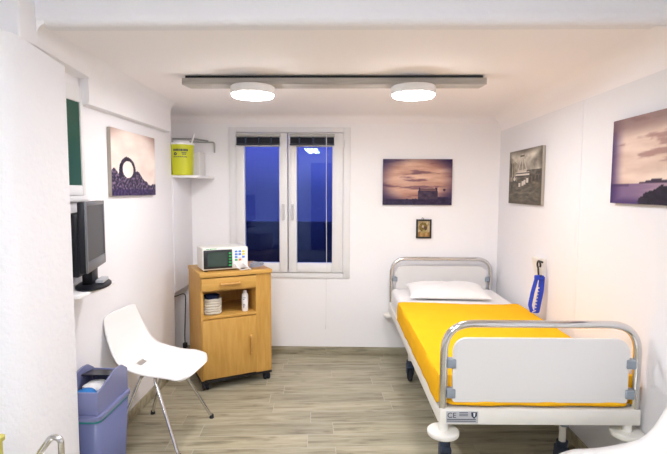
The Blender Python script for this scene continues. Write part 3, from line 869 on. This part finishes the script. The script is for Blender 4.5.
# ------------------------------------------------------------------ monitor on the cabinet
mo = thing('patient_monitor', 'off white patient monitor with dark screen and coloured keys on the cabinet', 'monitor', CM @ Vector((.025, .045, CH)), R(27))
mw, mh, md = .335, .175, .22
b = nb(); box(b, 0, mw, 0, md, .012, mh, .008, 3); obj('casing', b, 'devwhite', mo)
obj('front_panel', box(nb(), .008, .215, -.004, .004, .022, mh - .016, .003), 'black', mo)
obj('screen', prism(nb(), rrect(.035, .18, .038, .142, .01), -.006, -.003, 'y'), 'crt', mo)
kp = obj('keypad', box(nb(), .222, mw - .006, -.003, .004, .02, mh - .012, .003), 'white', mo)
cols = ['bluekey', 'bluekey', 'yelkey']
for r_ in range(4):
    for c_ in range(3):
        x = .245 + c_ * .027; z = .142 - r_ * .021
        m_ = ('bluekey', 'bluekey', 'yelkey')[c_] if r_ < 2 else ('bluekey', 'white', 'bluekey')[c_] if r_ == 2 else ('greentxt', 'redkey', 'white')[c_]
        obj('key', box(nb(), x - .01, x + .01, -.0065, -.002, z - .007, z + .007, .002), m_, kp)
b = nb()
for r_ in range(5): box(b, .19, .21, -.0065, -.0035, .125 - r_ * .022, .137 - r_ * .022, .001)
obj('side_keys', b, 'greentxt', mo)
b = nb()
for k, wd in enumerate((.009, .007, .01, .006, .008, .009)): box(b, .03 + k * .0125, .03 + k * .0125 + wd, -.001, .0005, .163, .170)
obj('lettering', b, 'greentxt', mo)
for x in (.232, .302):
    b = nb(); cyl(b, (x, -.001, .05), (x, -.035, .047), .011, .008, bev=.002); obj('plug', b, 'white', mo)
for x, y in ((.03, .03), (mw - .03, .03), (.03, md - .03), (mw - .03, md - .03)): obj('foot', cyl(nb(), (x, y, 0), (x, y, .014), .013), 'rubber', mo)
MM = Matrix.Translation(mo.location) @ Matrix.Rotation(R(27), 4, 'Z')
for x in (.232, .302):
    pts = ((x, -.033, .047), (x + .01, -.055, .035), (x + .03, -.052, .012), (x + .045, -.03, .006), (.352, .0 + x * .05, .006))
    obj('sensor_lead', tube(nb(), fillet(pts, .03, 5), .0045, 8), 'white', mo)
b = nb(); pts = []
for k in range(110):
    a = k * .33; rr = .044 + .016 * math.sin(k * .23); v = MM @ Vector((.412 + rr * .95 * math.cos(a), .035 + rr * .75 * math.sin(a), .008 + .026 * (k / 110) + .009 * (1 + math.sin(a * 1.7))))
    pts.append(v)
tube(b, pts, .0036, 8)
tag(obj('cable_bundle', b, 'cord'), 'coiled grey blue cable bundle beside the monitor on the cabinet', 'cable')

# power cord in the dark corner
b = nb()
tube(b, fillet([(-1.46, 3.80, .66), (-1.36, 3.72, .60), (-1.29, 3.80, .63), (-1.265, 3.72, .55), (-1.27, 3.70, .30), (-1.268, 3.70, .235)], .04, 6), .0045, 8)
pc = thing('power_cord', 'thin black power cord hanging in the corner beside the cabinet', 'cable'); obj('cord', b, 'black', pc)
obj('plug', box(nb(), -1.284, -1.252, 3.685, 3.715, .19, .24, .006), 'black', pc)

# ------------------------------------------------------------------ corner shelf with sharps bin
s_ = thing('corner_shelf', 'white corner shelf high on the wall left of the window', 'shelf', (-1.34, 3.66, 1.555))
obj('board', prism(nb(), rrect(-.16, .21, 0.04, BACK - 3.661, [.003, .03, .003, .003]), 0, .018), 'white', s_)
sb = thing('sharps_container', 'yellow sharps container with white lid on the corner shelf', 'container', (-1.288, 3.765, 1.5735))
sb.scale = (1.07, 1.07, 1.07)
obj('tub', lathe(nb(), [(0, 0), (.076, 0), (.08, .004), (.087, .215), (.087, .222), (0, .222)], 40), 'lime', sb)
ld = obj('lid', lathe(nb(), [(.0, .221), (.092, .221), (.092, .232), (.085, .236), (.06, .24), (.056, .25), (0, .252)], 40), 'white', sb)
def wrap(b, a0, a1, z0, z1, r0=.0815, r1=.0872, n=3):
    for k in range(n):
        p = [(a0 + (a1 - a0) * k / n, z0), (a0 + (a1 - a0) * (k + 1) / n, z0), (a0 + (a1 - a0) * (k + 1) / n, z1), (a0 + (a1 - a0) * k / n, z1)]
        b.faces.new([b.verts.new(((.0805 + (.0872 - .0805) * z / .216 + .0004) * math.cos(R(a)), (.0805 + (.0872 - .0805) * z / .216 + .0004) * math.sin(R(a)), z)) for a, z in p])
b = nb()
random.seed(9)
a = -112
while a < -42:
    wd = random.choice((4, 5, 6)); wrap(b, a, a + wd, .172, .188, n=1); a += wd + 1.6
a = -112
while a < -45:
    wd = random.choice((3, 5, 7)); wrap(b, a, a + wd, .128, .134, n=1); a += wd + 2
for z, aa, wd in ((.158, -72, 24), (.148, -70, 20)): wrap(b, aa, aa + wd, z, z + .005)
obj('printed_text', b, 'ink', sb, smooth=False)
b = nb()
for k in range(16):   # round warning symbol
    q0, q1 = 2 * PI * k / 16, 2 * PI * (k + 1) / 16
    def P(rr, q):
        a = R(-102) + rr * math.cos(q) / .085; z = .152 + rr * math.sin(q); r_ = .0805 + .0067 * z / .216 + .0005
        return b.verts.new((r_ * math.cos(a), r_ * math.sin(a), z))
    b.faces.new([P(.004, q0), P(.012, q0), P(.012, q1), P(.004, q1)])
obj('warning_symbol', b, 'ink', sb, smooth=False)
wbx = thing('white_box', 'plain white box on the corner shelf behind the yellow container', 'box', (-1.262, 4.03, 1.5735))
obj('carton', box(nb(), -.075, .055, -.08, .1, 0, .2, .003), 'paper', wbx)
st = obj('white_stick', cyl(nb(), (-1.33, 3.90, 1.574), (-1.235, 3.92, 1.92), .008), 'white')
tag(st, 'white plastic stick leaning up behind the yellow container', 'stick')
b = nb(); tube(b, fillet([(-1.49, BACK - .02, 1.875), (-1.125, BACK - .02, 1.868), (-1.125, BACK - .02, 1.78)], .02), .007, 10)
tube(b, [(-1.49, BACK - .02, 1.90), (-1.3, BACK - .02, 1.90), (-1.18, BACK - .02, 1.88)], .007, 10)
tag(obj('wall_pipe', b, 'blindrail'), 'thin grey pipes running along the wall above the corner shelf', 'pipe')

# ------------------------------------------------------------------ hook and blue strap on the right wall
hk = thing('wall_hook', 'cream wall plate with a black hook above the bed', 'hook', (RIGHT, 3.16, .95))
b = nb(); prism(b, [(0, -.075), (-.012, -.075), (-.045, .06), (-.04, .065), (0, .065)], -.015, .12, 'y'); obj('plate', b, 'cream', hk)
pts = []
for k in range(15):
    a = R(210 - k * 20); pts.append((-.055, -.035 + .024 * math.cos(a), .03 + .024 * math.sin(a)))
pts += [(-.055, -.03, -.015), (-.055, -.04, -.045), (-.055, -.065, -.05), (-.055, -.075, -.035)]
b = nb(); tube(b, fillet(pts, .01, 2), .0065, 10); tube(b, [(-.03, -.035, .045), (-.058, -.035, .054)], .0065); obj('hook', b, 'black', hk)
stp = thing('blue_strap', 'royal blue strap with white print hanging in a loop from the wall hook', 'strap', (RIGHT - .062, 3.105, .892))
def ribbon(b, pts, w0, w1, th):
    pts = [Vector(p) for p in pts]; prev = None; n = len(pts) - 1
    for i, p in enumerate(pts):
        wv = Vector(w0).lerp(Vector(w1), sstep(.35, .65, i / n))
        d = (pts[min(i + 1, n)] - pts[max(i - 1, 0)]).normalized(); nn = d.cross(wv).normalized() * th / 2
        cur = [b.verts.new(p + wv / 2 + nn), b.verts.new(p - wv / 2 + nn), b.verts.new(p - wv / 2 - nn), b.verts.new(p + wv / 2 - nn)]
        if prev:
            for k in range(4): b.faces.new((prev[k], prev[(k + 1) % 4], cur[(k + 1) % 4], cur[k]))
        else: b.faces.new(cur)
        prev = cur
    b.faces.new(prev[::-1])
# the strap turns from flat towards the room to edge-on as it loops back up
side = Vector((.9, -.43, 0)) * .036
fr = fillet([(.022, 0, .012), (.016, -.004, -.08), (-.006, .0, -.228), (-.028, .012, -.232), (-.038, .03, -.185), (-.024, .03, -.10), (-.004, .02, -.0)], .03, 6)
b = nb(); ribbon(b, fr, side, Vector((.5, -.75, 0)) * .03, .004); obj('webbing', b, 'bluestrap', stp)
obj('stitched_knot', box(nb(), -.026, .03, -.018, .012, -.008, .022, .006), 'bluestrap', stp)
b = nb(); zz = []
for k in range(17):
    q = k / 16; c = Vector((-.004, -.008, -.05)).lerp(Vector((-.026, -.008, -.222)), q)
    zz.append(c + side * (.26 if k % 2 else -.26))
tube(b, zz, .003, 6); obj('white_print', b, 'strapwhite', stp)

# ------------------------------------------------------------------ trolley corner in the near left
tr = thing('trolley', 'chrome tubular trolley with a bent handle, cut off at the near left', 'trolley', (-1.065, 1.33, 0))
for x, y in ((-.19, -.17), (.1, -.17), (-.19, .17), (.1, .17)):
    l = obj('leg', cyl(nb(), (x, y, .06), (x, y, .556), .011), 'chrome', tr)
    obj('wheel', cyl(nb(), (x - .011, y, .033), (x + .011, y, .033), .033, bev=.004), 'rubber', l)
    obj('castor', box(nb(), x - .015, x + .015, y - .012, y + .012, .04, .075, .004), 'castor', l)
for z in (.2, .54): obj('shelf', box(nb(), -.21, .12, -.19, .19, z, z + .015, .004), 'steel', tr)
obj('handle', tube(nb(), fillet([(.075, .14, .5), (.075, .14, .6), (.105, .16, .648), (.135, .16, .64), (.135, .16, .5), (.11, .17, .42)], .025), .010, 14), 'chrome', tr)
yt = thing('yellow_tub', 'pale yellow plastic tub standing on the trolley at near left', 'tub', (-1.13, 1.34, .5555))
b = nb(); prism(b, rrect(-.09, .05, -.1, .1, .015), 0, .11); obj('tub', b, 'yellow', yt)
b = nb(); prism(b, rrect(-.096, .056, -.106, .106, .018), .11, .122); obj('lid', b, 'yellow', yt)

# ------------------------------------------------------------------ sky, camera, view
W = bpy.data.worlds.new('dusk'); S.world = W; W.use_nodes = True
N = W.node_tree.nodes; L = W.node_tree.links
bg = N['Background']; tc = N.new('ShaderNodeTexCoord'); sp_ = N.new('ShaderNodeSeparateXYZ'); rp = N.new('ShaderNodeValToRGB')
L.new(tc.outputs['Generated'], sp_.inputs[0]); L.new(sp_.outputs['Z'], rp.inputs['Fac']); L.new(rp.outputs['Color'], bg.inputs['Color'])
rp.color_ramp.elements[0].position = .0; rp.color_ramp.elements[0].color = (.016, .02, .07, 1)
rp.color_ramp.elements[1].position = .12; rp.color_ramp.elements[1].color = (.05, .058, .2, 1)
bg.inputs['Strength'].default_value = 1.

cam = bpy.data.cameras.new('camera'); co = bpy.data.objects.new('camera', cam); COL.objects.link(co)
cam.sensor_width = 36; cam.lens = 476 / 667 * 36; cam.clip_start = .05
co.location = (0, 0, 1.46)
co.rotation_mode = 'QUATERNION'
co.rotation_quaternion = (Matrix.Rotation(R(1.3), 3, 'Z') @ Matrix.Rotation(R(90 - 4.4), 3, 'X') @ Matrix.Rotation(R(.25), 3, 'Z')).to_quaternion()
S.camera = co
S.view_settings.view_transform = 'Standard'; S.view_settings.look = 'None'; S.view_settings.gamma = 1
S.view_settings.use_curve_mapping = False; S.view_settings.exposure = 1.86
S.cycles.max_bounces = 10; S.cycles.diffuse_bounces = 6
